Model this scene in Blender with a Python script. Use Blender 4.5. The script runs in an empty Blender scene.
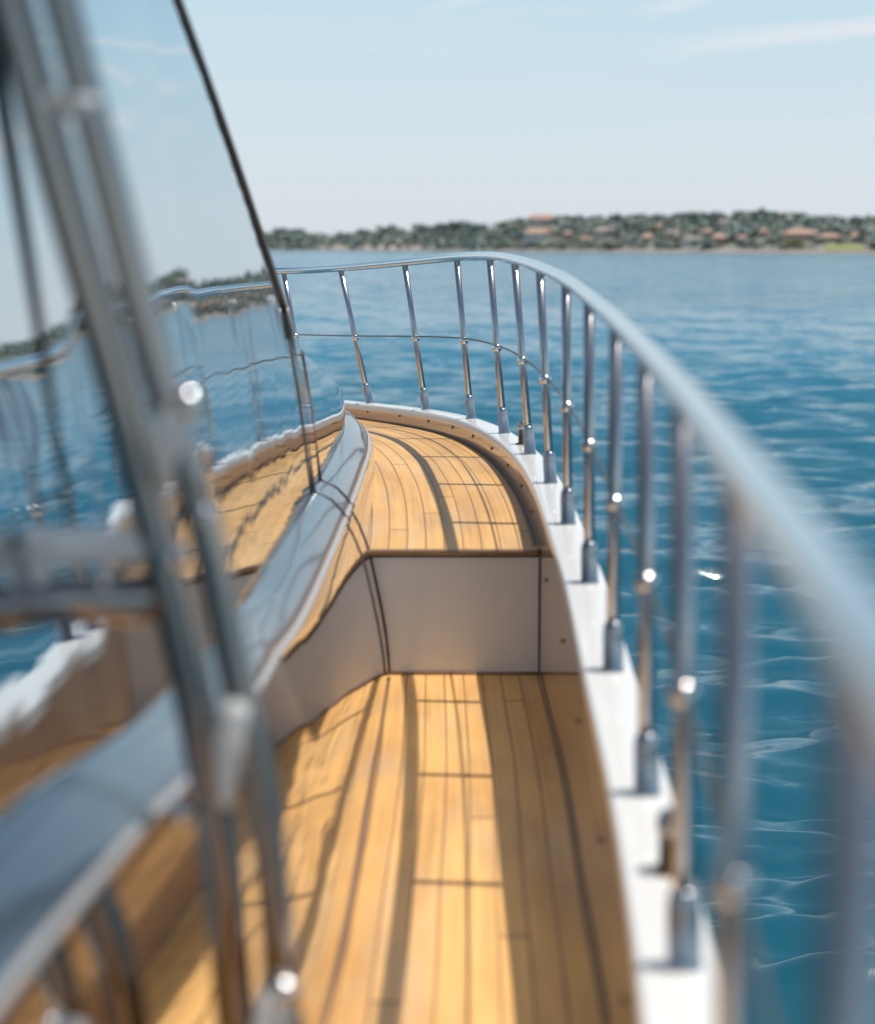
import bpy, bmesh, math, random
import numpy as np
from mathutils import Vector, Matrix
random.seed(7); rng = np.random.default_rng(11)
sc = bpy.context.scene
col = sc.collection

# ------------------------------------------------------------------ camera
F = 1800.0; CX, CY, HOR = 437.5, 512.0, 248.0
EYE = 1.2; SEA = -1.4
pitch = math.atan((CY-HOR)/F)
cp, sp_ = math.cos(pitch), math.sin(pitch)
cam = bpy.data.cameras.new('camera'); co = bpy.data.objects.new('camera', cam); col.objects.link(co)
co.location = (0, 0, EYE); co.rotation_euler = (math.pi/2-pitch, 0, 0)
cam.sensor_fit = 'HORIZONTAL'; cam.sensor_width = 24.0; cam.lens = F/875*24.0
cam.clip_start = 0.05; cam.clip_end = 20000
cam.dof.use_dof = True; cam.dof.focus_distance = 7.3; cam.dof.aperture_fstop = cam.lens/29.0
sc.camera = co

def P(px, py, D):
    """survey helper: the point seen in direction (px,py) at forward distance D (metres)"""
    xc = (px-CX)/F; yc = -(py-CY)/F
    t = D/(cp+yc*sp_)
    return Vector((xc*t, D, EYE+(yc*cp-sp_)*t))

# ------------------------------------------------------------------ helpers
def tag(o, label=None, cat=None, group=None, kind=None):
    if label: o['label'] = label
    if cat: o['category'] = cat
    if group: o['group'] = group
    if kind: o['kind'] = kind
    return o
def empty(name, loc):
    o = bpy.data.objects.new(name, None); o.location = loc; o.empty_display_size = .1
    col.objects.link(o); return o
def mesh_obj(name, verts, faces, mat, parent=None, uvs=None, smooth=True, vcol=None):
    me = bpy.data.meshes.new(name)
    me.from_pydata([tuple(v) for v in verts], [], faces)
    me.update()
    if uvs is not None:
        uvl = me.uv_layers.new(name='UVMap')
        for l in me.loops: uvl.data[l.index].uv = uvs[l.vertex_index]
    if vcol is not None:
        ca = me.color_attributes.new('tint', 'FLOAT_COLOR', 'POINT')
        ca.data.foreach_set('color', np.asarray(vcol, dtype=np.float32).ravel())
    bm = bmesh.new(); bm.from_mesh(me)
    if name not in ('sea', 'woodland') : bmesh.ops.recalc_face_normals(bm, faces=bm.faces)
    bm.to_mesh(me); bm.free()
    if smooth: me.polygons.foreach_set('use_smooth', [True]*len(me.polygons))
    if mat: me.materials.append(mat)
    o = bpy.data.objects.new(name, me); col.objects.link(o)
    if parent:
        o.parent = parent
        o.matrix_parent_inverse = Matrix.Translation(-world_loc(parent))
    return o
def world_loc(o):
    v = Vector((0, 0, 0))
    if o.type == 'EMPTY': return Vector(o.location)
    return v           # mesh parts carry world coordinates, their own origin is at 0
def cat(pts, n):
    """Catmull-Rom through pts (tuples), n samples per span"""
    pts = [Vector(p) for p in pts]
    ext = [pts[0]*2-pts[1]]+pts+[pts[-1]*2-pts[-2]]
    out = []
    for i in range(1, len(ext)-2):
        a, b, c, d = ext[i-1:i+3]
        for k in range(n):
            t = k/n
            out.append(.5*((2*b)+(c-a)*t+(2*a-5*b+4*c-d)*t*t+(3*b-a-3*c+d)*t**3))
    out.append(pts[-1]); return out
def lin(tab, x):
    if x <= tab[0][0]: return tab[0][1]
    for (a, b), (c, d) in zip(tab, tab[1:]):
        if x <= c: return b+(d-b)*(x-a)/(c-a)
    return tab[-1][1]
def sm(tab, x):
    """smooth monotone-ish interpolation"""
    if x <= tab[0][0]: return tab[0][1]
    if x >= tab[-1][0]: return tab[-1][1]
    xs = [a for a, _ in tab]; ys = [b for _, b in tab]
    i = max(k for k in range(len(xs)-1) if xs[k] <= x)
    def m(k):
        if k == 0: return (ys[1]-ys[0])/(xs[1]-xs[0])
        if k == len(xs)-1: return (ys[-1]-ys[-2])/(xs[-1]-xs[-2])
        return (ys[k+1]-ys[k-1])/(xs[k+1]-xs[k-1])
    h = xs[i+1]-xs[i]; t = (x-xs[i])/h
    return ((2*t**3-3*t*t+1)*ys[i]+(t**3-2*t*t+t)*h*m(i)+(-2*t**3+3*t*t)*ys[i+1]+(t**3-t*t)*h*m(i+1))
class MB:
    def __init__(s): s.v = []; s.f = []
    def tube(s, pts, r, seg=20, cap=True):
        pts = [Vector(p) for p in pts]; n0 = len(s.v)
        rs = r if isinstance(r, (list, tuple)) else [r]*len(pts)
        up = None
        for i, p in enumerate(pts):
            t = (pts[min(i+1, len(pts)-1)]-pts[max(i-1, 0)]).normalized()
            if up is None:
                up = t.orthogonal().normalized()
            up = (up-t*up.dot(t)).normalized(); sd = t.cross(up)
            for k in range(seg):
                a = 2*math.pi*k/seg
                s.v.append(p+(up*math.cos(a)+sd*math.sin(a))*rs[i])
        for i in range(len(pts)-1):
            for k in range(seg):
                a = n0+i*seg+k; b = n0+i*seg+(k+1) % seg
                s.f.append((a, b, b+seg, a+seg))
        if cap:
            s.f.append(tuple(n0+k for k in range(seg))[::-1])
            s.f.append(tuple(n0+(len(pts)-1)*seg+k for k in range(seg)))
        return s
    def box(s, x0, x1, y0, y1, z0, z1):
        n = len(s.v)
        for z in (z0, z1):
            for x, y in ((x0, y0), (x1, y0), (x1, y1), (x0, y1)): s.v.append(Vector((x, y, z)))
        s.f += [(n, n+3, n+2, n+1), (n+4, n+5, n+6, n+7)]
        for k in range(4): s.f.append((n+k, n+(k+1) % 4, n+4+(k+1) % 4, n+4+k))
        return s
    def ball(s, c, r, seg=16, ring=10, sq=(1, 1, 1)):
        n = len(s.v); c = Vector(c)
        for i in range(ring+1):
            th = math.pi*i/ring
            for k in range(seg):
                a = 2*math.pi*k/seg
                s.v.append(c+Vector((math.sin(th)*math.cos(a)*sq[0], math.sin(th)*math.sin(a)*sq[1], math.cos(th)*sq[2]))*r)
        for i in range(ring):
            for k in range(seg):
                a = n+i*seg+k; b = n+i*seg+(k+1) % seg
                s.f.append((a, a+seg, b+seg, b))
        return s
    def build(s, name, mat, parent=None, smooth=True):
        o = mesh_obj(name, s.v, s.f, mat, parent, smooth=smooth)
        return o
def loft(rows):
    """rows: list of equal-length point lists -> verts, faces"""
    n = len(rows[0]); v = [p for r in rows for p in r]; f = []
    for i in range(len(rows)-1):
        for k in range(n-1):
            f.append((i*n+k, i*n+k+1, (i+1)*n+k+1, (i+1)*n+k))
    return v, f

# ------------------------------------------------------------------ materials
class NT:
    def __init__(s, name, world=False):
        if world:
            s.m = bpy.data.worlds.new(name)
        else:
            s.m = bpy.data.materials.new(name)
        s.m.use_nodes = True; s.t = s.m.node_tree; s.t.nodes.clear()
    def n(s, ty, **kw):
        nd = s.t.nodes.new(ty)
        for k, v in kw.items():
            if k.startswith('i_'):
                nd.inputs[k[2:].replace('_', ' ')].default_value = v
            else: setattr(nd, k, v)
        return nd
    def l(s, a, b): s.t.links.new(a, b)
    def math(s, op, a, b=None, c=None, clamp=False):
        nd = s.n('ShaderNodeMath', operation=op, use_clamp=clamp)
        for i, x in enumerate((a, b, c)):
            if x is None: continue
            if isinstance(x, (int, float)): nd.inputs[i].default_value = x
            else: s.l(x, nd.inputs[i])
        return nd.outputs[0]
    def mix(s, fac, a, b, bt='MIX'):
        nd = s.n('ShaderNodeMix', data_type='RGBA', blend_type=bt)
        for i, x in ((0, fac), (6, a), (7, b)):
            if isinstance(x, (int, float)): nd.inputs[i].default_value = x
            elif isinstance(x, tuple): nd.inputs[i].default_value = x if len(x) == 4 else x+(1,)
            else: s.l(x, nd.inputs[i])
        return nd.outputs[2]
    def noise(s, vec, scale, detail=3, rough=.55, dist=0):
        nd = s.n('ShaderNodeTexNoise'); nd.inputs['Scale'].default_value = scale
        nd.inputs['Detail'].default_value = detail; nd.inputs['Roughness'].default_value = rough
        nd.inputs['Distortion'].default_value = dist
        if vec is not None: s.l(vec, nd.inputs['Vector'])
        return nd.outputs[0]
    def mapping(s, vec, scale=(1, 1, 1), rot=(0, 0, 0), loc=(0, 0, 0)):
        nd = s.n('ShaderNodeMapping'); s.l(vec, nd.inputs[0])
        nd.inputs['Scale'].default_value = scale; nd.inputs['Rotation'].default_value = rot; nd.inputs['Location'].default_value = loc
        return nd.outputs[0]
    def ramp(s, fac, stops):
        nd = s.n('ShaderNodeValToRGB'); s.l(fac, nd.inputs[0]); e = nd.color_ramp.elements
        while len(e) < len(stops): e.new(.5)
        for k, (p, c) in enumerate(stops):
            e[k].position = p; e[k].color = (c, c, c, 1) if isinstance(c, (int, float)) else c+(1,)
        return nd.outputs[0]
    def bump(s, h, strength, dist):
        nd = s.n('ShaderNodeBump'); nd.inputs['Strength'].default_value = strength
        nd.inputs['Distance'].default_value = dist; s.l(h, nd.inputs['Height']); return nd.outputs[0]
    def bsdf(s, base, rough=.5, metal=0., ior=1.5, coat=0., coat_rough=.03, coat_ior=1.5, normal=None, spec=.5):
        b = s.n('ShaderNodeBsdfPrincipled'); o = s.n('ShaderNodeOutputMaterial'); s.l(b.outputs[0], o.inputs[0])
        for k, x in (('Base Color', base), ('Roughness', rough), ('Metallic', metal), ('IOR', ior), ('Coat Weight', coat),
                     ('Coat Roughness', coat_rough), ('Coat IOR', coat_ior), ('Normal', normal), ('Specular IOR Level', spec)):
            if x is None: continue
            if isinstance(x, (int, float)): b.inputs[k].default_value = x
            elif isinstance(x, tuple): b.inputs[k].default_value = x if len(x) == 4 else x+(1,)
            else: s.l(x, b.inputs[k])
        s.b = b
        return s.m
def coords(t, out='Object'): return t.n('ShaderNodeTexCoord').outputs[out]

def mat_teak():
    t = NT('teak_planks'); uv = t.n('ShaderNodeUVMap').outputs[0]
    sx = t.n('ShaderNodeSeparateXYZ'); t.l(uv, sx.inputs[0]); u, v = sx.outputs[0], sx.outputs[1]
    W = .053
    wob = t.math('MULTIPLY', t.math('SUBTRACT', t.noise(t.mapping(uv, (0, 3, 1)), 1, 2), .5), .004)
    up = t.math('DIVIDE', t.math('ADD', u, wob), W)
    fr = t.math('FRACT', up); idx = t.math('FLOOR', up)
    d = t.math('ABSOLUTE', t.math('SUBTRACT', fr, .5))
    seam = t.math('GREATER_THAN', d, .5-.034)
    # butt joints, offset from plank to plank
    wn = t.n('ShaderNodeTexWhiteNoise', noise_dimensions='1D'); t.l(idx, wn.inputs['W']); r1 = wn.outputs['Value']
    vp = t.math('DIVIDE', t.math('ADD', v, t.math('MULTIPLY', r1, 7.3)), 3.7)
    bd = t.math('ABSOLUTE', t.math('SUBTRACT', t.math('FRACT', vp), .5))
    butt = t.math('GREATER_THAN', bd, .5-.0012)
    wn2 = t.n('ShaderNodeTexWhiteNoise', noise_dimensions='2D')
    cb = t.n('ShaderNodeCombineXYZ'); t.l(idx, cb.inputs[0]); t.l(t.math('FLOOR', vp), cb.inputs[1]); t.l(cb.outputs[0], wn2.inputs['Vector'])
    r2 = wn2.outputs['Value']
    gv = t.n('ShaderNodeVectorMath', operation='ADD'); t.l(t.mapping(uv, (95, 2.2, 1)), gv.inputs[0])
    cb2 = t.n('ShaderNodeCombineXYZ'); t.l(t.math('MULTIPLY', r2, 40), cb2.inputs[1]); t.l(cb2.outputs[0], gv.inputs[1])
    grain = t.noise(gv.outputs[0], 1.0, 5, .6, .4)
    blotch = t.noise(t.mapping(uv, (7, 1.6, 1)), 1, 3)
    wood = t.mix(grain, (.40, .200, .058), (.68, .392, .130))
    wood = t.mix(t.math('MULTIPLY', r2, .75), wood, (.77, .45, .160))
    wood = t.mix(t.math('MULTIPLY', t.math('SUBTRACT', blotch, .42, clamp=True), 1.6), wood, (.27, .125, .045))
    streak = t.noise(t.mapping(uv, (150, .9, 1), (0, 0, 0), (1, 7, 0)), 1, 4, .7)
    wood = t.mix(t.ramp(streak, [(.50, 0.), (.78, .75)]), wood, (.22, .105, .045))
    worn = t.ramp(t.noise(t.mapping(uv, (5, 1.1, 1), (0, 0, 0), (4, 2, 0)), 1, 5, .65), [(.48, 0.), (.7, .5)])
    wood = t.mix(worn, wood, (.44, .35, .25))
    seamc = t.mix(t.noise(t.mapping(uv, (3, 5, 1)), 3, 3), (.10, .05, .03), (.24, .12, .055))
    c = t.mix(t.math('MAXIMUM', seam, butt), wood, seamc)
    nrm = t.bump(t.math('ADD', t.math('MULTIPLY', grain, .25), t.math('SUBTRACT', 1, seam)), .35, .0015)
    rg = t.math('ADD', .36, t.math('MULTIPLY', grain, .2))
    return t.bsdf(c, rg, normal=nrm, spec=.35)
def mat_varnish(name, a, b, coat_ior):
    t = NT(name); uv = t.n('ShaderNodeUVMap').outputs[0]
    g = t.noise(t.mapping(uv, (60, 1.6, 1)), 1, 5, .6, .6)
    return t.bsdf(t.mix(g, a, b), .45, coat=1., coat_rough=.06, coat_ior=coat_ior,
                  normal=t.bump(t.noise(t.mapping(uv, (8, 1.5, 1)), 1, 2), .05, .003))
def mat_chrome(name='polished_steel', base=(.50, .51, .535), rough=.24, metal=1., var=.08):
    t = NT(name); c = coords(t)
    return t.bsdf(t.mix(t.noise(c, 40, 3), base, tuple(x*.88 for x in base)),
                  t.math('ADD', rough, t.math('MULTIPLY', t.noise(c, 25, 4), var)), metal,
                  normal=t.bump(t.noise(c, 14, 2), .03, .002))
def mat_gelcoat(name, base=(.72, .705, .69), rough=.25, coat=.6):
    t = NT(name); c = coords(t)
    dirt = t.noise(c, 6, 5, .65)
    return t.bsdf(t.mix(t.math('MULTIPLY', dirt, .5), base, tuple(x*.86 for x in base)), t.math('ADD', rough, t.math('MULTIPLY', dirt, .15)), coat=coat, coat_rough=.05)
def mat_mirror(name, base, wav, rough=.015):
    t = NT(name); c = coords(t)
    w = t.math('ADD', t.noise(t.mapping(c, (1, 2.2, 1.2)), 2.2, 2), t.math('MULTIPLY', t.noise(t.mapping(c, (1, 6, 3)), 3, 2), .12))
    salt = t.noise(c, 18, 5, .7)
    return t.bsdf(t.mix(t.math('MULTIPLY', salt, .3), base, tuple(x*.85 for x in base)), t.math('ADD', rough, t.math('MULTIPLY', salt, .02)), 1.,
                  normal=t.bump(w, wav, .01))
def mat_window(name):
    """dark tinted glass: strong reflection at a shallow angle, near black seen square on"""
    t = NT(name); c = coords(t)
    w = t.math('ADD', t.noise(t.mapping(c, (1, 2.2, 1.2)), 2.2, 2), t.math('MULTIPLY', t.noise(t.mapping(c, (1, 5, 3)), 3, 2), .05))
    nm = t.bump(w, .20, .01)
    lw = t.n('ShaderNodeLayerWeight', i_Blend=.5); t.l(nm, lw.inputs['Normal'])
    fac = t.ramp(lw.outputs['Facing'], [(0, .12), (.5, .28), (.72, .86), (1, .97)])
    g = t.n('ShaderNodeBsdfGlossy'); g.inputs['Color'].default_value = (.84, .89, .92, 1); g.inputs['Roughness'].default_value = .02; t.l(nm, g.inputs['Normal'])
    d = t.n('ShaderNodeBsdfDiffuse'); d.inputs['Color'].default_value = (.012, .015, .018, 1)
    m = t.n('ShaderNodeMixShader'); t.l(fac, m.inputs[0]); t.l(d.outputs[0], m.inputs[1]); t.l(g.outputs[0], m.inputs[2])
    o = t.n('ShaderNodeOutputMaterial'); t.l(m.outputs[0], o.inputs[0])
    return t.m
def mat_flat(name, base, rough=.5, var=.3, scale=5, coat=0):
    t = NT(name); c = coords(t)
    return t.bsdf(t.mix(t.noise(c, scale, 4), base, tuple(x*(1-var) for x in base)), rough, coat=coat)
def mat_tint(name, rough=.8):
    t = NT(name); a = t.n('ShaderNodeVertexColor', layer_name='tint').outputs[0]
    n = t.noise(coords(t), .35, 3)
    return t.bsdf(t.mix(t.math('MULTIPLY', n, .5), a, (.09, .11, .085)), rough, spec=.15)

M = dict(
    teak=mat_teak(),
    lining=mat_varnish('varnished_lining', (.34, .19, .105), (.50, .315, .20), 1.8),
    lining_aft=mat_varnish('shaded_lining', (.20, .10, .05), (.30, .165, .085), 1.8),  # same varnish, its colour darkened for the shade aft of the step
    nosing=mat_varnish('teak_nosing', (.16, .08, .035), (.24, .125, .055), 1.5),
    chrome=mat_chrome(), bright=mat_gelcoat('pale_coupling', (.78, .76, .74), .35, .3), dark_steel=mat_chrome('brushed_steel', (.42, .365, .33), .08),
    white=mat_gelcoat('white_gelcoat'), riser=mat_gelcoat('offwhite_paint', (.66, .65, .65), .34, .5),
    glass=mat_window('tinted_glass'), body=mat_mirror('gloss_cabin_side', (.78, .78, .78), .07),
    band=mat_varnish('gloss_band', (.016, .028, .046), (.028, .044, .068), 1.75),
    lip=mat_gelcoat('grey_lip', (.34, .34, .35), .4, .3), handrail=mat_chrome('handrail_steel', (.80, .82, .84), .09),
    glint=mat_chrome('mirror_steel', (.82, .80, .78), .17, 1., .01),
    roofdark=mat_gelcoat('dark_gloss_roof', (.20, .21, .23), .25, .6), post=mat_chrome('satin_post', (.46, .465, .49), .15, .88),
    black=mat_flat('grey_gloss', (.20, .205, .22), .3), caulk=mat_flat('grey_caulk', (.12, .115, .11), .6),
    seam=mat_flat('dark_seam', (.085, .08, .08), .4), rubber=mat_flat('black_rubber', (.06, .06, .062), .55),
    plastic=mat_flat('pale_plastic', (.62, .61, .60), .35), wire=mat_flat('steel_wire', (.10, .09, .08), .5),
    reflected_teak=mat_chrome('reflected_teak', (.30, .19, .11), .2), stud=mat_flat('brass_stud', (.16, .09, .05), .4),
    tint=mat_tint('foliage'),
    plaster_a=mat_flat('cream_plaster', (.66, .58, .50), .8, .15), plaster_b=mat_flat('white_plaster', (.74, .70, .67), .8, .15),
    plaster_c=mat_flat('pink_plaster', (.58, .42, .35), .8, .15),
    tile=mat_flat('clay_tile', (.46, .30, .235), .8, .25), tile_g=mat_flat('grey_tile', (.33, .28, .27), .8, .3),
    pane=mat_flat('dark_pane', (.10, .11, .13), .2), trunk=mat_flat('bark', (.13, .10, .08), .9),
)

# ------------------------------------------------------------------ yacht lines, surveyed from the rail posts
# D, base pixel, top pixel
posts = [(1.96, 684, 979, 681, 404), (2.60, 647, 796, 645, 364), (3.27, 613, 671, 616, 331), (3.98, 589.5, 582, 589, 305),
         (4.66, 568, 523, 566, 287), (5.32, 550.5, 483, 540, 273), (5.95, 530, 453, 515, 264.5), (6.57, 504, 433, 490, 260),
         (7.20, 471, 417.5, 457, 260), (7.84, 426, 409, 405, 265), (8.50, 369.5, 404, 341, 273)]
base = [Vector((-.02, -1.6, .40)), Vector((.09, -.5, .40)), Vector((.135, .15, .405)), Vector((.184, .75, .41)), Vector((.231, 1.33, .413))]
top = [Vector((-.03, -1.6, 1.02)), Vector((.08, -.5, 1.02)), Vector((.125, .15, 1.022)), P(856, 655, .75), P(737, 487, 1.33)]
for D, xb, yb, xt, yt in posts:
    base.append(P(xb, yb, D)); top.append(P(xt, yt, D))
base += [Vector((-.66, 9.05, .45)), Vector((-1.15, 9.52, .45)), Vector((-1.72, 9.83, .455)), Vector((-2.3, 9.93, .46))]
top += [P(284, 274.5, 9.05), Vector((-1.27, 9.5, 1.06)), Vector((-1.78, 9.74, 1.06)), Vector((-2.3, 9.82, 1.06))]
NB = len(base)
for seq in (base, top):      # fair the sheer line a little
    z = [p.z for p in seq]
    for i in range(1, NB-1): seq[i].z = .25*z[i-1]+.5*z[i]+.25*z[i+1]
NS = 14
bc = cat([tuple(p) for p in base], NS)          # toe curve under the posts
tc = cat([(p.x, p.y, p.z+.0165) for p in top], NS)      # the rail sits on the post tops
def frame(c):
    out = []
    for i in range(len(c)):
        t = c[min(i+1, len(c)-1)]-c[max(i-1, 0)]; t.z = 0; t.normalize()
        out.append(Vector((-t.y, t.x, 0)))      # points inboard
    out[-1] = Vector((0, -1, 0))
    return out
bn = frame(bc)
arc = [0.]
for a, b in zip(bc, bc[1:]): arc.append(arc[-1]+(b-a).length)
INB, OUTB = .056, .041
YR = 5.0                                        # the step
toe_h = [(5, .135), (5.6, .115), (6.5, .09), (7.5, .078), (8.5, .072), (10, .07)]
def deck_z(i): return bc[i].z-lin(toe_h, bc[i].y)
AX = -2.3
def mir(p): return Vector((2*AX-p.x, p.y, p.z))

yacht = empty('yacht', (AX, 4, SEA))
tag(yacht, 'white motor yacht with teak side deck, mirror-dark cabin side and steel guard rail', 'yacht')

def both(rows, uvs=None):
    """loft rows for starboard and the mirrored port side in one mesh"""
    v, f = loft(rows); n = len(v)
    v2 = [mir(Vector(p)) for p in v]
    f2 = [tuple(n+k for k in q[::-1]) for q in f]
    return v+v2, f+f2, (uvs+uvs if uvs is not None else None)

# step index: first sample forward of the step
iR = next(i for i, p in enumerate(bc) if p.y-bn[i].y*0 >= YR)
def sides(name, rows, mat, parent, uv=None, joined=False, smooth=True):
    if joined:
        v, f, u = both(rows, uv); return mesh_obj(name, v, f, mat, parent, uvs=u, smooth=smooth)
    v, f = loft(rows)
    o = mesh_obj(name, v, f, mat, parent, uvs=uv, smooth=smooth)
    mesh_obj(name, [mir(Vector(p)) for p in v], [q[::-1] for q in f], mat, parent, uvs=uv, smooth=smooth)
    return o
def row(off, zf, rng_): return [Vector((bc[i].x+bn[i].x*off, bc[i].y+bn[i].y*off, zf(i))) for i in rng_]

# cap rail: rounded section
prof = [(INB, -.030), (INB, -.008), (INB-.003, -.002), (INB-.009, 0), (-OUTB+.012, 0), (-OUTB+.004, -.003), (-OUTB, -.011), (-OUTB, -.034)]
rows = [row(o, (lambda i, dz=dz: bc[i].z+dz), range(len(bc))) for o, dz in prof]
v, f, _ = both(rows); mesh_obj('cap_rail', v, f, M['white'], yacht)
# hull outside
hp = [(-OUTB+.004, -.034), (-OUTB-.005, -.10), (-OUTB-.015, -.35), (-OUTB+.01, -.9), (.06, -1.5), (.16, -2.1)]
def flare(i): return 1+max(0, bc[i].y-4)*.35
rows = [[Vector((bc[i].x+bn[i].x*(o if k < 2 else -OUTB+(o+OUTB)*flare(i)), bc[i].y+bn[i].y*(o if k < 2 else -OUTB+(o+OUTB)*flare(i)), bc[i].z+dz)) for i in range(len(bc))] for k, (o, dz) in enumerate(hp)]
v, f, _ = both(rows); mesh_obj('hull', v, f, M['white'], yacht)

# decks. upper: curved planks follow the bulwark
def deck_patch(name, idxs, offs, zf, ycut=None, fwd=True):
    rows = []; uv = []
    for o in offs:
        r = []
        for i in idxs:
            p = Vector((bc[i].x+bn[i].x*o, bc[i].y+bn[i].y*o, 0))
            if ycut is not None: p.y = max(p.y, ycut) if fwd else min(p.y, ycut)
            p.z = zf(i); r.append(p); uv.append((o-INB, arc[i]))
        rows.append(r)
    return sides(name, rows, M['teak'], yacht, uv, fwd, False)
offs = [INB-.004+k*.045 for k in range(24)]
deck_patch('foredeck', range(iR-2, len(bc)), offs, deck_z, YR)
deck_patch('side_deck', range(0, iR+2), [INB-.004+k*.05 for k in range(14)], lambda i: 0.0, YR+.012, False)
# grey caulk at the foot of the bulwark
rows = [row(INB+.001, lambda i: deck_z(i)+.004, range(iR, len(bc))), row(INB+.012, lambda i: deck_z(i)+.004, range(iR, len(bc)))]
v, f, _ = both(rows); mesh_obj('margin_strip', v, f, M['caulk'], yacht)
aft = range(0, iR)
rows = [row(INB+.001, lambda i: .004, aft), row(INB+.004, lambda i: .004, aft)]
sides('margin_strip', rows, M['caulk'], yacht)
# varnished lining of the bulwark
def lining(idxs, z0, mt):
    rows = []; uv = []
    for q in (0, .5, 1):
        r = []
        for i in idxs:
            a = z0(i); b = bc[i].z-.026
            o = INB-.004
            r.append(Vector((bc[i].x+bn[i].x*o, bc[i].y+bn[i].y*o, a+(b-a)*q))); uv.append((q*(b-a), arc[i]))
        rows.append(r)
    return sides('bulwark', rows, mt, yacht, uv, idxs[-1] == len(bc)-1)
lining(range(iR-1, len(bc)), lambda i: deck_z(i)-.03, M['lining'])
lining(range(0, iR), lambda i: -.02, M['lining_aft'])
# drain studs along the lining
s_next = 0
for i in range(len(bc)):
    if 2.2 < bc[i].y < 9.0 and arc[i] > s_next:
        s_next = arc[i]+(.37 if bc[i].y > YR else .6)
        zz = (deck_z(i) if bc[i].y > YR else bc[i].z-.16)+ (.04 if bc[i].y > YR else .0)
        c = Vector((bc[i].x+bn[i].x*(INB-.004), bc[i].y+bn[i].y*(INB-.004), zz))
        MB().tube([c-bn[i]*.004, c+bn[i]*.004, c+bn[i]*.0055], [.0055, .0055, .003], 12).build('stud', M['stud'], yacht)

# ------------------------------------------------------------------ cabin side
foot = [(-.31, -1.6), (-.285, 0), (-.247, 1.4), (-.206, 2.2), (-.168, 2.9), (-.148, 4.0), (-.137, 5.0), (-.134, 5.8), (-.140, 6.5), (-.185, 7.1), (-.32, 7.6), (-.65, 8.0),
        (-1.15, 8.28), (-1.72, 8.42), (-2.3, 8.46)]
fc = cat([(x, y, 0) for x, y in foot], 16)
fn = frame(fc)
lipz = [(-1.6, .83), (0, .763), (1.2, .683), (1.7, .645), (2.2, .592), (2.8, .541), (3.4, .495), (4.2, .487), (5, .49), (6, .49), (7, .495), (7.6, .51), (8.5, .54)]
shz = [(-1.6, 2.75), (.5, 2.55), (2.2, 2.2), (3.43, 1.735), (3.9, 1.51), (4.3, 1.285), (4.63, 1.10), (4.80, .985), (5.0, .920), (5.5, .842), (6.0, .767), (6.5, .705), (7.0, .66), (7.4, .65), (8.5, .66)]
TILT = math.tan(math.radians(7.5))
gprof = [(-.02, -.001), (0, 0), (.12, .003), (.25, .010), (.4, .022), (.55, .037), (.7, .053), (.8, .068), (.9, .088), (.97, .108)]
def CP(i, off, z):
    k_ = lin([(2.0, .5), (3.0, 1.)], fc[i].y)
    off = off*k_ if off <= .108 else off-.108*(1-k_)
    return Vector((fc[i].x+fn[i].x*off, fc[i].y+fn[i].y*off, z))
lz = [sm(lipz, p.y) for p in fc]; bk = [lin([(2.4, .60), (3.8, 1.)], p.y) for p in fc]; sz = [max(sm(shz, p.y), lz[i]+.16) for i, p in enumerate(fc)]
cabin_rows = [[CP(i, g, t*lz[i]) for i in range(len(fc))] for t, g in gprof]
v, f, _ = both(cabin_rows)
cabin = mesh_obj('cabin', v, f, M['body'], yacht)
# white lip and gloss band
lip = [(.108, -.013), (.102, -.012), (.099, -.007), (.102, -.001), (.110, .001)]
v, f, _ = both([[CP(i, g, lz[i]+dz) for i in range(len(fc))] for g, dz in lip]); mesh_obj('lip', v, f, M['lip'], cabin)
bandp = [(.110, .001), (.113, .010), (.122, .021), (.133, .032), (.145, .045), (.165, .056), (.185, .065), (.192, .068)]
v, f, _ = both([[CP(i, g, lz[i]+dz*bk[i]) for i in range(len(fc))] for g, dz in bandp]); mesh_obj('band', v, f, M['band'], cabin)
# glass panes, each a whisker off its neighbour's plane, then the gloss side ahead of them
def iy(y): return min(range(len(fc)), key=lambda i: abs(fc[i].y-y) if fc[i].x > -.6 else 99)
cuts = [0, iy(1.9), iy(3.0), iy(4.72)]
def side_rows(i0, i1, dt, d0):
    R = []
    for q in range(13):
        t = q/12
        r = []
        for i in range(i0, i1+1):
            z0 = lz[i]+.069*bk[i]; z = z0+(sz[i]-z0)*t
            w = (i-i0)/(i1-i0)-.5
            bulge = .012*math.sin(math.pi*t)*min(1, (sz[i]-z0))
            r.append(CP(i, .192+(TILT+dt)*(z-z0)+d0*w-bulge, z))
        R.append(r)
    return R
for k, (dt, d0) in enumerate(((.010, .006), (-.004, -.006), (.006, .004))):
    i0, i1 = cuts[k], cuts[k+1]
    sides('window', side_rows(i0, i1, dt, d0), M['glass'], cabin)
    # thin joint at the pane's forward edge
    pts = [r[-1]+fn[i1]*-.001 for r in side_rows(i0, i1, dt, d0)]
    if k == 2: MB().tube(pts, .003, 8).build('window_joint', M['caulk'], cabin)
v, f, _ = both(side_rows(cuts[3], len(fc)-1, 0, 0)); mesh_obj('side_panel', v, f, M['body'], cabin)
# dark frame along the raked edge of the glass
R = side_rows(0, cuts[3], 0, 0)[-1]
for _ in range(40): R = [R[0]]+[(a+b*2+c_)/4 for a, b, c_ in zip(R, R[1:], R[2:])]+[R[-1]]
MB().tube([p+Vector((.001, 0, 0)) for p in R], [lin([(2, .0022), (3.4, .0028), (4.75, .0062)], p.y) for p in R], 12).build('window_frame', M['black'], cabin)
k3 = cuts[3]
MB().tube([r[-1]+Vector((.004, 0, 0)) for r in side_rows(0, k3, 0, 0)[10:]], [.003, .005, .0062], 12).build('window_frame', M['black'], cabin)
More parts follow.
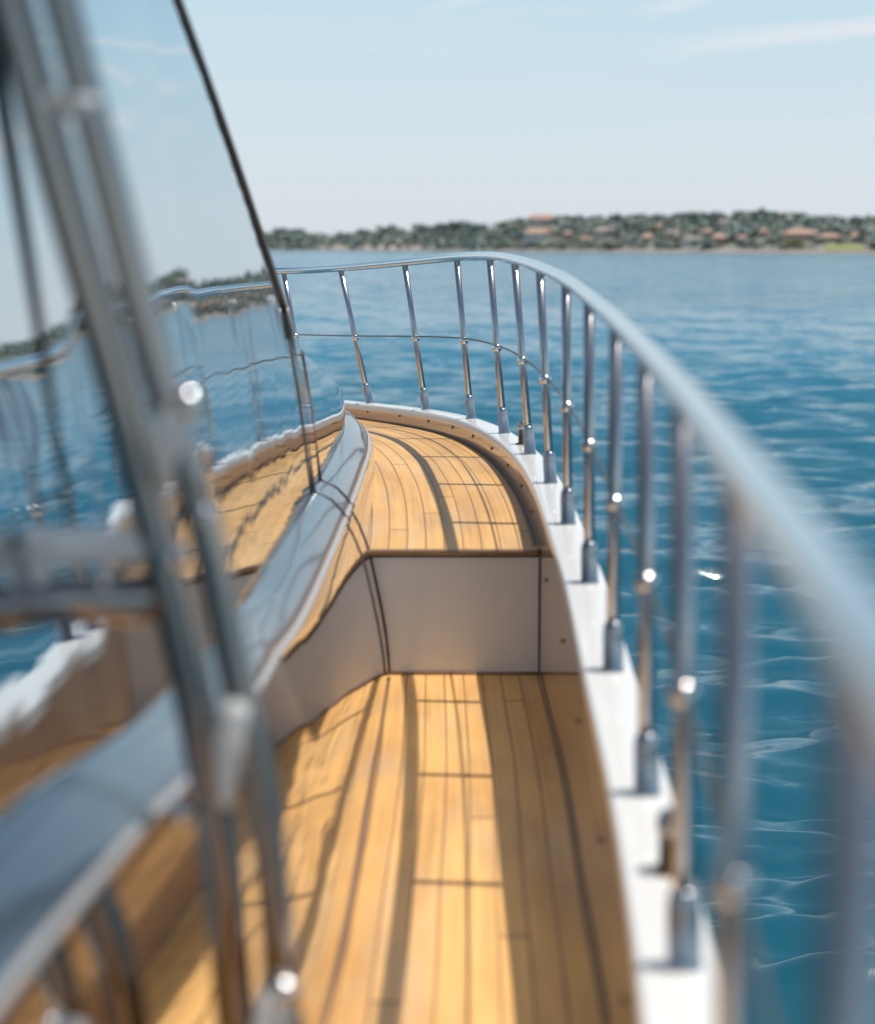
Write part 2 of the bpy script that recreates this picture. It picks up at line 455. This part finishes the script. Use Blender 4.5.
# roof, windscreen and hood closing the top
rows = []
for q in range(13):
    t = q/12; r = []
    for i in range(len(fc)):
        z0 = lz[i]+.069*bk[i]
        a = CP(i, .192+TILT*(sz[i]-z0), sz[i]); b = mir(a)
        p = a.lerp(b, t); p.z += (.16 if fc[i].y < 4.3 else .012)*math.sin(math.pi*t)*min(1, (sz[i]-lz[i])); r.append(p)
    rows.append(r)
v, f = loft(rows); mesh_obj('roof', v, f, M['roofdark'], cabin)
# the two dark joints running down the cabin side at the step
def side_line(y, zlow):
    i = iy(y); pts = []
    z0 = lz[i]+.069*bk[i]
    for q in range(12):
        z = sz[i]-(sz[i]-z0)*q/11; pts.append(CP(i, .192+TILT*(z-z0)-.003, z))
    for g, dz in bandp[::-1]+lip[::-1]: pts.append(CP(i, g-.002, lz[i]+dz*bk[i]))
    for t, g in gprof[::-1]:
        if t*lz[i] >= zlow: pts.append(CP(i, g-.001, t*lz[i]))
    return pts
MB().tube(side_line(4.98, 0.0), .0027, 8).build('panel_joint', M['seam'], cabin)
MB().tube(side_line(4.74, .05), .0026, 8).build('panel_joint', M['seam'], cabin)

# the step: painted riser with a teak nosing
iS = iR-1
zt = deck_z(iR)
xr = bc[iS].x+bn[iS].x*INB
rv = MB()
nx = 24; rows = []
for q in range(9):
    z = (zt-.028)*q/8
    xl = fc[iy(YR)].x-lin([(0, 0), (.17, .022), (.3, .055), (.43, .136)], z)-.01
    rows.append([Vector((xl+(xr-xl)*k/nx, YR+.001, z)) for k in range(nx+1)])
v, f = loft(rows); mesh_obj('deck_step', v, f, M['riser'], yacht)
xl = fc[iy(YR)].x-.12
nb = MB().box(xl, xr, YR-.016, YR+.01, zt-.020, zt-.0035)
no = nb.build('step_nosing', M['nosing'], yacht, smooth=False)
uvl = no.data.uv_layers.new(name='UVMap')
for l in no.data.loops:
    q = no.data.vertices[l.vertex_index].co; uvl.data[l.index].uv = (q.z+q.y, q.x)
bv = no.modifiers.new('bevel', 'BEVEL'); bv.width = .005; bv.segments = 2
# joint along the foot of the step
MB().tube([Vector((x, YR-.003, .003)) for x in (fc[iy(YR)].x, .1, .2, xr)], .005, 8).build('corner_joint', M['nosing'], yacht)
# bead where the cabin foot meets the deck
iq = [i for i in range(len(fc)) if fc[i].y < YR-.01 and fc[i].x > -.6]
MB().tube([CP(i, -.002, .003) for i in iq], .0042, 8).build('foot_joint', M['nosing'], yacht)

# ------------------------------------------------------------------ guard rail
full = tc+[mir(p) for p in tc[::-1]][1:]
MB().tube(full, .0168, 24).build('handrail', M['handrail'], yacht)
mid = []
for i in range(len(bc)):
    mid.append(bc[i].lerp(tc[i], .5))
wf = [p for p in mid if p.y > 0.2]
wf = wf+[mir(p) for p in wf[::-1]][1:]
MB().tube(wf, .0032, 8).build('guard_wire', M['wire'], yacht)
def stanchion(b, t):
    ax = (t-b).normalized()
    m = MB().tube([b+ax*.05, b+ax*.3, t+ax*.006], .0127, 18)
    s = m.build('stanchion', M['post'], yacht)
    so = MB().tube([b-ax*.004, b+ax*.002, b+ax*.006, b+ax*.008, b+ax*.07, b+ax*.082, b+ax*.092, b+ax*.094], [.0215, .0215, .021, .0192, .0192, .0182, .0148, .0127], 22)
    so.build('socket', M['chrome'], s)
    m2 = b.lerp(t, .5)
    MB().ball(m2, .0186, 24, 16, (1, 1, .9)).build('wire_eye', M['glint'], s)
for k in range(1, NB):
    stanchion(base[k], top[k])
    if k < NB-1: stanchion(mir(base[k]), mir(top[k])) if base[k].y > 8 else None
# small steel fairlead posts on the cap rail
def fairlead(i0, w, off):
    c = bc[i0].lerp(bc[i0+1], w); n = bn[i0]; c = c+n*off
    m = MB().tube([c, c+Vector((0, 0, .004)), c+Vector((0, 0, .006)), c+Vector((0, 0, .05)), c+Vector((0, 0, .052))], [.026, .026, .017, .017, .016], 22)
    p = m.build('fairlead', M['reflected_teak'], yacht)  # brown colour stands in for the teak deck mirrored in the steel
    MB().tube([c+Vector((0, 0, z)) for z in (.052, .056, .075, .083, .086)], [.017, .020, .020, .014, .004], 22).build('fairlead_cap', M['chrome'], p)
def bi(y): return min(range(len(bc)), key=lambda i: abs(bc[i].y-y))
fairlead(bi(2.28), 0, -.008); fairlead(bi(6.22), 0, -.012)

# ------------------------------------------------------------------ twin-tube ladder at the cabin side
DL = 1.72
A = [P(x, y, DL) for x, y in ((-8, -70), (8, -10), (62, 185), (119, 388), (162, 560), (197, 712), (222, 860), (240, 1040))]
A += [Vector((A[-1].x+.03, DL+.005, .35)), Vector((A[-1].x+.05, DL+.01, .012))]
B = [P(x, y, DL-.03) for x, y in ((43, -75), (57, -15), (108, 180), (158, 372), (203, 520), (232, 660), (258, 770), (274, 890), (284, 1010))]
B += [Vector((B[-1].x+.025, DL-.03, .35)), Vector((B[-1].x+.04, DL-.03, .012))]
lad = empty('boarding_ladder', (A[-1].x, DL, .004))
tag(lad, 'stainless steel ladder frame of twin leaning tubes in the left foreground by the cabin side', 'ladder')
for pts in (A, B):
    c = cat([tuple(p) for p in pts], 8)
    s = MB().tube(c, .0205 if pts is A else .0170, 20).build('rail_tube', M['dark_steel'], lad)
    e = pts[-1]
    MB().tube([e+Vector((0, 0, -.010)), e+Vector((0, 0, .0)), e+Vector((0, 0, .03)), e+Vector((0, 0, .034))], [.024, .025, .0235, .0198], 18).build('foot_cap', M['rubber'], s)
def clampj(pa, pb, r=.011):
    d = (pb-pa).normalized()
    MB().tube([pa, pa.lerp(pb, .5), pb], [r, r*.9, r], 16).ball(pb, r*1.5).ball(pa, r*1.45).build('coupling', M['bright'], lad)
clampj(P(40, 100, DL), P(86, 104, DL-.03), .0125)
for line, rr in ((((184, 396), (178, 412), (171, 440), (165, 484)), (.007, .016, .0175, .008)), (((243, 692), (238, 708), (231, 745), (225, 806)), (.007, .016, .017, .007))):
    MB().tube(cat([tuple(P(x, y, DL-.036)) for x, y in line], 5), [lin(list(zip((0, 5, 10, 15), rr)), k) for k in range(16)], 20).build('coupling', M['bright'], lad)
MB().tube(cat([tuple(P(x, y, DL-.04)) for x, y in ((284, 984), (276, 1004), (268, 1050))], 5), [lin([(0, .008), (5, .018), (10, .019)], k) for k in range(11)], 20).build('coupling', M['bright'], lad)
for bx_, by_, dd, br in ((284, 990, .055, .019), (188, 402, .05, .019), (181, 813, .012, .017), (174, 556, .008, .018), (204, 515, .036, .016), (102, 578, .016, .014)):
    MB().ball(P(bx_, by_, DL-dd), br*.78, 24, 16).build('glint_ball', M['glint'], lad)  # polished balls added only to throw sun glints off the ladder
# rungs running in toward the cabin
for y, r, rm in ((545, .0185, M['bright']), (597, .0245, M['dark_steel'])):
    a = P(158, y, DL); b = P(-78, y+8, DL+.01)
    MB().tube([a, a.lerp(b, .5), b], r, 20).build('rung', rm, lad)
MB().tube([P(38, 538, DL), P(38, 606, DL)], .0125, 18).ball(P(38, 540, DL-.012), .016).build('coupling', M['bright'], lad)
# ------------------------------------------------------------------ sea
radii = np.exp(np.linspace(math.log(2.0), math.log(9000), 980))
ang = np.concatenate([np.linspace(-math.pi, -1.0, 60)[:-1], np.linspace(-1.0, 1.0, 560), np.linspace(1.0, math.pi, 60)[1:]])
Rr, Aa = np.meshgrid(radii, ang, indexing='ij')
Xs = Rr*np.sin(Aa); Ys = Rr*np.cos(Aa)
Z = np.zeros_like(Xs)
cell = Rr*(math.log(9000/2.0)/980)
for k in range(70):
    lam = .30*(2.2/.30)**(rng.random()**1.1)
    th = math.radians(rng.normal(91, 15+12*rng.random()))          # travelling roughly across the bow
    kx, ky = math.cos(th)*2*math.pi/lam, math.sin(th)*2*math.pi/lam
    amp = .0098*lam**.85*rng.uniform(.5, 1.2)
    fade = np.clip((lam/cell-2.2)/2.5, 0, 1)
    ph = kx*Xs+ky*Ys+rng.random()*6.283
    s_ = np.sin(ph)
    Z += amp*fade*(s_+.28*np.cos(2*ph))
patch = .75+.5*np.sin(Xs*.05+1.3*np.sin(Ys*.021))*np.sin(Ys*.033+.7)
Z = SEA+Z*patch
nr, na = Xs.shape
verts = np.stack([Xs, Ys, Z], -1).reshape(-1, 3)
ii, jj = np.meshgrid(np.arange(nr-1), np.arange(na-1), indexing='ij')
q = (ii*na+jj).ravel()
faces = np.stack([q, q+na, q+na+1, q+1], -1)
me = bpy.data.meshes.new('sea')
me.vertices.add(len(verts)); me.vertices.foreach_set('co', verts.astype(np.float32).ravel())
me.loops.add(faces.size); me.loops.foreach_set('vertex_index', faces.astype(np.int32).ravel())
me.polygons.add(len(faces)); me.polygons.foreach_set('loop_start', (np.arange(len(faces))*4).astype(np.int32))
me.polygons.foreach_set('use_smooth', np.ones(len(faces), dtype=bool))
me.update(calc_edges=True); me.validate()
me.flip_normals() if me.polygons[0].normal.z < 0 else None
sea = bpy.data.objects.new('sea', me); col.objects.link(sea); tag(sea, kind='structure')
t = NT('sea_water'); c = coords(t)
def slopes(scale, stretch, detail):
    nd = t.n('ShaderNodeTexNoise'); nd.inputs['Scale'].default_value = scale; nd.inputs['Detail'].default_value = detail
    nd.inputs['Roughness'].default_value = .62; nd.inputs['Distortion'].default_value = .35
    t.l(t.mapping(c, stretch), nd.inputs['Vector'])
    v_ = t.n('ShaderNodeVectorMath', operation='SUBTRACT'); t.l(nd.outputs['Color'], v_.inputs[0]); v_.inputs[1].default_value = (.5, .5, .5)
    return v_.outputs[0]
def vop(op, a, b):
    v_ = t.n('ShaderNodeVectorMath', operation=op); t.l(a, v_.inputs[0])
    if isinstance(b, tuple): v_.inputs[1].default_value = b
    elif b is not None: t.l(b, v_.inputs[1])
    return v_.outputs[0]
ln = t.n('ShaderNodeVectorMath', operation='LENGTH'); t.l(c, ln.inputs[0])
far = t.ramp(t.math('DIVIDE', ln.outputs['Value'], 100), [(.07, .16), (.30, 1.)])
gust = t.math('ADD', .65, t.math('MULTIPLY', t.noise(t.mapping(c, (.02, .06, 1)), 1, 3), .7))
sl_ = vop('MULTIPLY', vop('ADD', slopes(.55, (.55, 1.5, 1), 5), slopes(2.2, (.6, 1.4, 1), 3)), (.75, 1.25, 0))
kk = t.n('ShaderNodeVectorMath', operation='SCALE'); t.l(sl_, kk.inputs[0]); t.l(t.math('MULTIPLY', far, t.math('MULTIPLY', gust, 1.6)), kk.inputs['Scale'])
geo = t.n('ShaderNodeNewGeometry').outputs['Normal']
wn_ = vop('NORMALIZE', vop('ADD', geo, kk.outputs[0]), None)
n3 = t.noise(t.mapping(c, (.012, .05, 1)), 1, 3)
near_tone = t.mix(n3, (.007, .066, .104), (.012, .086, .132)); far_tone = t.mix(n3, (.028, .148, .232), (.044, .186, .280))
bc_ = t.mix(t.ramp(t.math('DIVIDE', ln.outputs['Value'], 100), [(.07, 0.), (.45, 1.)]), near_tone, far_tone)  # base colour pales with distance, standing in for reflected sky
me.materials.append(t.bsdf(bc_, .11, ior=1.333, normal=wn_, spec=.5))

# ------------------------------------------------------------------ far shore
def shoreD(px): return 1.0/max(1/2600., (1/2200.+(1/820.-1/2200.)*(px-275)/600.))  if px < 875 else 820.-60*min(1, (px-875)/1500.)
ridge_y = [(-1800, 238), (-600, 236), (100, 235), (275, 236.5), (300, 236), (335, 240), (380, 238), (430, 235), (470, 233), (492, 234), (515, 229), (545, 221.5), (575, 225), (600, 225.5), (640, 223),
           (700, 222), (740, 222), (775, 222), (830, 228), (875, 229), (950, 228), (1150, 222), (1500, 230), (2300, 240)]
DEP = 260.
def terr(px, t_):
    """ground of the far shore: px names the bearing, t_ runs from the waterline inland"""
    D0 = shoreD(px); D = D0+DEP*t_
    zr = EYE+(HOR-lin(ridge_y, px))*(D0+DEP*.62)/F
    if t_ < .06: z = SEA-.4+ (t_/.06)*1.6
    elif t_ < .62: 
        u_ = (t_-.06)/.56; z = SEA+1.2+(zr-SEA-1.2)*(u_*u_*(3-2*u_)*.6+u_*.4)
    else: z = zr-(t_-.62)*18
    return Vector(((px-CX)/F*D*1.0105, D, z))
pxs = [-1800+k*16 for k in range(257)]
rows = [[terr(px, tt)+Vector((0, 0, (random.uniform(-.5, .5) if tt > .1 else 0))) for px in pxs] for tt in (0, .03, .06, .1, .16, .22, .3, .38, .46, .54, .62, .75, 1.0)]
v, f = loft(rows)
t = NT('shore_ground'); c = coords(t)
mg = t.mix(t.noise(c, .03, 4), (.19, .21, .165), (.27, .25, .20))
tag(mesh_obj('shore_hill', v, f, t.bsdf(mg, .9)), kind='structure')
rows = [[terr(px, tt)+Vector((0, 0, .25)) for px in range(-1600, 2300, 14)] for tt in (.004, .02, .045, .065)]
v, f = loft(rows)
t = NT('beach_sand'); c = coords(t)
tag(mesh_obj('beach', v, f, t.bsdf(t.mix(t.noise(c, .02, 3), (.36, .29, .25), (.22, .19, .16)), .9)), kind='structure')
rows = [[terr(px, tt)+Vector((0, 0, .6)) for px in range(818, 860, 6)] for tt in (.075, .12, .17, .2)]
v, f = loft(rows); tag(mesh_obj('lawn', v, f, mat_flat('lawn_grass', (.30, .33, .12), .9, .3, .1)), kind='structure')
# wide pale beach at the left end
rows = [[terr(px, tt)+Vector((0, 0, zz)) for px in range(318, 430, 8)] for tt, zz in ((.006, .5), (.03, 1.8), (.055, 3.0), (.085, 3.4))]
v, f = loft(rows); tag(mesh_obj('sand_beach', v, f, mat_flat('pale_sand', (.70, .55, .45), .9, .2, .05)), kind='structure')

def find_t(px, py):
    best = .1; bd = 9e9
    for k in range(8, 62):
        p = terr(px, k/100); y = HOR+(EYE-p.z)*F/p.y
        if abs(y-py) < bd: bd = abs(y-py); best = k/100
    return best
houses = [  # px centre, base y, width px, height px, roof px, plaster, tile, label
    (540, 227, 30, 7.5, 4.5, 'plaster_a', 'tile', 'cream villa with a red tiled roof on the hilltop of the far shore', 3),
    (541, 239, 38, 5.5, 5, 'plaster_b', 'tile', 'long white house with a broad pink roof just below the hilltop villa', 5),
    (602, 238, 24, 6.5, 4, 'plaster_a', 'tile_g', 'beige block half hidden in trees right of the hilltop villa', 3),
    (643, 243, 13, 5.5, 4, 'plaster_c', 'tile', 'small peach house near the water in the middle of the far shore', 2),
    (622, 243, 12, 4, 2.5, 'plaster_b', 'tile_g', 'tiny white house left of the small peach house', 2),
    (685, 245, 17, 5.5, 3.5, 'plaster_b', 'tile_g', 'white waterside house with a grey roof on the far shore', 3),
    (718, 243, 24, 5, 5, 'plaster_c', 'tile', 'terracotta roofed house right of the white waterside house', 3),
    (718, 228, 11, 5, 2.5, 'plaster_b', 'tile_g', 'lone white house high up in the trees of the far hill', 2),
    (792, 241, 33, 7, 4.5, 'plaster_c', 'tile', 'long pink house with a terracotta roof, the largest at right', 5),
    (821, 241.5, 22, 4.5, 3.5, 'plaster_c', 'tile', 'low pink annex joined to the right of the long pink house', 3),
    (847, 241, 12, 4, 4.5, 'plaster_a', 'tile', 'small house with a bright red roof near the right edge', 2),
    (668, 239, 15, 5, 4, 'plaster_c', 'tile_g', 'pinkish house with a grey roof above the white waterside house', 2),
]
for hx, hy, w_, pl in ((566, 238, 11, 'plaster_c'), (582, 243, 9, 'plaster_a'), (655, 231, 10, 'plaster_c'), (701, 236, 10, 'plaster_a'), (736, 242, 11, 'plaster_a'), (757, 236, 9, 'plaster_c'), (764, 244, 8, 'plaster_a'), (862, 244, 9, 'plaster_c')):
    houses.append((hx, hy, w_, 4, 2.5, pl, 'tile', 'tiny pale cottage half hidden among the trees of the far shore', 2))
for hx, hy, w, hh, rh, pl, ti, lab, nw in houses:
    tt = find_t(hx, hy+1); g = terr(hx, tt); k = g.y/F
    W, H, RH = w*k, hh*k, rh*k; DP = min(W*.6, 9)
    zb = EYE+(HOR-hy)*k
    h = empty('house', (g.x, g.y, zb)); tag(h, lab, 'house', 'houses along the far shore')
    MB().box(g.x-W/2, g.x+W/2, g.y-DP/2, g.y+DP/2, zb-6, zb+H).build('wall', M[pl], h, smooth=False)
    e = .6; a = MB()
    x0, x1, y0, y1 = g.x-W/2-e, g.x+W/2+e, g.y-DP/2-e, g.y+DP/2+e
    r0 = min(DP*.5, W*.3)
    a.v = [Vector(p) for p in ((x0, y0, zb+H+.01), (x1, y0, zb+H+.01), (x1, y1, zb+H+.01), (x0, y1, zb+H+.01), (x0+r0, g.y, zb+H+RH), (x1-r0, g.y, zb+H+RH))]
    a.f = [(0, 1, 5, 4), (1, 2, 5), (2, 3, 4, 5), (3, 0, 4), (3, 2, 1, 0)]
    a.build('roof', M[ti], h, smooth=False)
    for q in range(nw):
        wx = g.x-W/2+W*(q+.5)/nw
        ww = min(1.3, W/nw*.4)
        MB().box(wx-ww/2, wx+ww/2, g.y-DP/2-.06, g.y-DP/2+.02, zb+H*.35, zb+H*.78).build('window', M['pane'], h, smooth=False)
# brown tower on the skyline
tt = .6; g = terr(775, tt); k = g.y/F; zb = EYE+(HOR-225)*k
tw = empty('tower', (g.x, g.y, zb)); tag(tw, 'square brown tower rising above the trees on the skyline', 'tower')
MB().box(g.x-2.2, g.x+2.2, g.y-2.2, g.y+2.2, zb-6, zb+10.5*k).build('wall', mat_flat('brown_stone', (.24, .17, .14), .9), tw, smooth=False)
a = MB(); z1 = zb+10.5*k
a.v = [Vector(p) for p in ((g.x-2.5, g.y-2.5, z1+.01), (g.x+2.5, g.y-2.5, z1+.01), (g.x+2.5, g.y+2.5, z1+.01), (g.x-2.5, g.y+2.5, z1+.01), (g.x, g.y, z1+1.4))]
a.f = [(0, 1, 4), (1, 2, 4), (2, 3, 4), (3, 0, 4), (3, 2, 1, 0)]; a.build('roof', M['tile'], tw, smooth=False)

HAZED_GREENS = np.array([.135, .145, .15])+1.35*np.array([(.105, .145, .120), (.085, .125, .115), (.125, .155, .120), (.16, .175, .12), (.135, .14, .120), (.20, .175, .145)])  # the added offset is distance haze mixed into the foliage colours
def clump(V, Fc, Cc, c, r, n, tint, squash=.8):
    wx = rng.uniform(.9, 1.9); lob = [Vector((q_[0]*r*.7, q_[1]*r*.5, q_[2]*r*.14)) for q_ in rng.normal(size=(4, 3))]
    for _ in range(n):
        d = Vector(rng.normal(size=3)); d.normalize()
        rad = r*(.55+.45*rng.random())
        p = c+lob[rng.integers(0, 4)]+Vector((d.x*rad*wx, d.y*rad, d.z*rad*squash))*.72
        nrm = (d+Vector(rng.normal(size=3))*.5).normalized()
        u_ = nrm.orthogonal().normalized(); w_ = nrm.cross(u_)
        s = r*rng.uniform(.22, .42); b = len(V)
        for a_, b_ in ((-1, -1), (1, -1), (1, 1), (-1, 1)):
            V.append(p+(u_*a_*rng.uniform(.6, 1)+w_*b_*rng.uniform(.6, 1))*s)
        Fc.append((b, b+1, b+2, b+3))
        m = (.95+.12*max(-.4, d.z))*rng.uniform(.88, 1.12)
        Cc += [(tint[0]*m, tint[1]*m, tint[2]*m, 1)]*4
V, Fc, Cc = [], [], []
hk = [(h[0], h[1], h[2], h[3]+h[4]) for h in houses]
def clear(px, t_, r):
    p = terr(px, t_); y = HOR+(EYE-p.z)*F/p.y; rp = r*F/p.y
    for hx, hy, w, hh in hk:
        if abs(px-hx) < w/2+rp*.35 and y-rp*1.5 < hy-1.5 and y > hy-hh*.2 : return False
    if 812 < px < 862 and t_ < .22: return False
    return True
def scatter(n, lo, hi, rmin, rmax, faces):
    k = 0
    while k < n:
        px = rng.uniform(lo, hi); t_ = .09+.62*rng.random()
        r = rng.uniform(rmin, rmax)
        if px < 450: r *= 1.25
        k += 1
        if not clear(px, t_, r): continue
        g = terr(px, t_)
        pn = .5+.5*math.sin(px*.11+t_*9)*math.sin(px*.037+2)
        tint = HAZED_GREENS[int(min(5, max(0, rng.normal(1.5+2.3*pn, 1.3))))]
        clump(V, Fc, Cc, g+Vector((0, 0, r*.42)), r*rng.uniform(.6, 1.1), faces, tint, rng.uniform(.45, .8))
scatter(3000, 200, 960, 2.4, 5.2, 30)
scatter(900, 960, 2200, 3, 6.5, 22)
scatter(350, -1500, 200, 6, 10, 22)
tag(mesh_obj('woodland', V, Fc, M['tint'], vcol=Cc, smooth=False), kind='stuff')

# single trees that stand out of the wood along the skyline and the water
def tree(px, t_, hgt, rad, tint, label, group):
    g = terr(px, t_); e = empty('tree', g); tag(e, label, 'tree', group)
    MB().tube([g-Vector((0, 0, .5)), g+Vector((.1, 0, hgt*.4)), g+Vector((0, 0, hgt*.75))], [rad*.1, rad*.075, rad*.04], 8).build('trunk', M['trunk'], e)
    V, Fc, Cc = [], [], []
    for q in range(7):
        d = Vector(rng.normal(size=3)); d.normalize()
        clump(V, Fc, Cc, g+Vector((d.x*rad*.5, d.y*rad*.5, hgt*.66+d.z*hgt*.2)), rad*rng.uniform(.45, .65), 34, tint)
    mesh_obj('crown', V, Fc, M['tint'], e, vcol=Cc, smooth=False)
for px, hgt, rad in ((283, 17, 7), (297, 16, 9), (345, 12, 7), (366, 13, 8), (395, 14, 9), (418, 16, 5), (428, 18, 4), (446, 15, 7), (463, 15, 8), (481, 12, 7), (503, 12, 6), (518, 13, 3.5), (528, 10, 4),
                     (560, 9, 5), (572, 10, 5), (590, 9, 5), (612, 9, 6), (634, 10, 5), (655, 9, 5), (676, 9, 6), (693, 10, 5), (712, 9, 5), (735, 10, 5), (752, 10, 4), (764, 9, 4), (788, 9, 5),
                     (805, 8, 5), (825, 8, 5), (845, 8, 5), (866, 9, 5)):
    tree(px, .6, hgt*rng.uniform(.5, .7), rad*1.15, HAZED_GREENS[rng.integers(0, 3)], 'dark green tree standing up from the wooded skyline of the far shore', 'trees along the far skyline')
tree(788, .09, 5, 3.5, (.34, .32, .10), 'yellow-green bush at the water below the long pink house', None)
for px in (520, 560, 585, 610, 655, 700, 735, 765, 806, 866):
    tree(px, .085, rng.uniform(5, 7), 3.2, HAZED_GREENS[rng.integers(1, 5)], 'low green tree growing just above the waterline of the far shore', 'trees along the far waterline')

# ------------------------------------------------------------------ light
sun_dir = Vector((.36, -.035, 1)).normalized()
el = math.asin(sun_dir.z); az = math.atan2(sun_dir.x, sun_dir.y)
sl = bpy.data.lights.new('sun', 'SUN'); sl.energy = 5.0; sl.angle = math.radians(.53); sl.color = (1, .95, .87)
so = bpy.data.objects.new('sun', sl); col.objects.link(so)
so.rotation_euler = (-sun_dir).to_track_quat('-Z', 'Y').to_euler(); so.location = (3, 0, 9)
w = NT('World', world=True); sc.world = w.m
sky = w.n('ShaderNodeTexSky', sky_type='NISHITA'); sky.sun_disc = False
sky.sun_elevation = el; sky.sun_rotation = az
sky.air_density = 1.0; sky.dust_density = 1.2; sky.ozone_density = 1.6; sky.altitude = 10
gen = coords(w, 'Generated')
cl = w.noise(w.mapping(gen, (2.6, 2.6, 38), (0, math.radians(-7), 0), (3.1, .4, 1.7)), 1.0, 5, .5, .25)
cl2 = w.noise(w.mapping(gen, (1.1, 1.1, 7), (0, 0, 0), (.3, .9, .2)), 1.0, 2)
cm = w.math('MULTIPLY', w.ramp(cl, [(.50, 0.), (.62, 1.)]), w.ramp(cl2, [(.42, 0.), (.60, 1.)]))
sg = w.n('ShaderNodeSeparateXYZ'); w.l(gen, sg.inputs[0])
haze = w.n('ShaderNodeValToRGB'); w.l(sg.outputs[2], haze.inputs[0]); he = haze.color_ramp.elements
he[0].position = 0.0; he[0].color = (.715, .775, .83, 1); he[1].position = .15; he[1].color = (.55, .765, .885, 1)
for ps, cc in ((.05, (.70, .79, .85)), (.30, (.27, .45, .62)), (.6, (.075, .145, .26))):
    e_ = he.new(ps); e_.color = cc+(1,)
hz10 = w.mix(1.0, haze.outputs[0], (10., 10., 10.), 'MULTIPLY')
hfac = w.ramp(sg.outputs[2], [(0.0, .92), (.2, .88), (.8, .75)])
skb = w.mix(hfac, sky.outputs[0], hz10)
az_ = w.math('DIVIDE', sg.outputs[0], w.math('MAXIMUM', sg.outputs[1], .05)); el_ = sg.outputs[2]
fr = w.noise(w.mapping(gen, (9, 9, 60), (0, math.radians(-6), 0)), 1.0, 5, .6, .4)
tot = w.math('MULTIPLY', cm, .35)
for a0, e0, sl0, wd, a1, a2, st in ((.079, .100, .105, .0085, .085, .19, .95), (-.004, .1275, .155, .0035, -.02, .02, .8), (.112, .125, .22, .006, .10, .13, .7)):
    c0 = w.math('ADD', e0, w.math('MULTIPLY', w.math('SUBTRACT', az_, a0), sl0))
    d_ = w.math('ADD', w.math('DIVIDE', w.math('SUBTRACT', el_, c0), wd), w.math('MULTIPLY', w.math('SUBTRACT', fr, .5), 2.2))
    band_ = w.math('SUBTRACT', 1, w.math('ABSOLUTE', d_), clamp=True)
    rise = w.n('ShaderNodeMapRange', interpolation_type='SMOOTHSTEP'); w.l(az_, rise.inputs[0])
    rise.inputs[1].default_value = a1; rise.inputs[2].default_value = a2
    tot = w.math('ADD', tot, w.math('MULTIPLY', w.math('MULTIPLY', band_, rise.outputs[0]), w.math('MULTIPLY', w.ramp(fr, [(.3, .35), (.65, 1.)]), st)), clamp=True)
skc = w.mix(w.math('MULTIPLY', tot, .8), skb, (8.5, 8.4, 8.7))
bg = w.n('ShaderNodeBackground'); bg.inputs['Strength'].default_value = .1
w.l(skc, bg.inputs[0]); ow = w.n('ShaderNodeOutputWorld'); w.l(bg.outputs[0], ow.inputs[0])

sc.render.engine = 'CYCLES'
sc.view_settings.view_transform = 'Standard'; sc.view_settings.look = 'None'; sc.view_settings.exposure = 0; sc.view_settings.gamma = 1
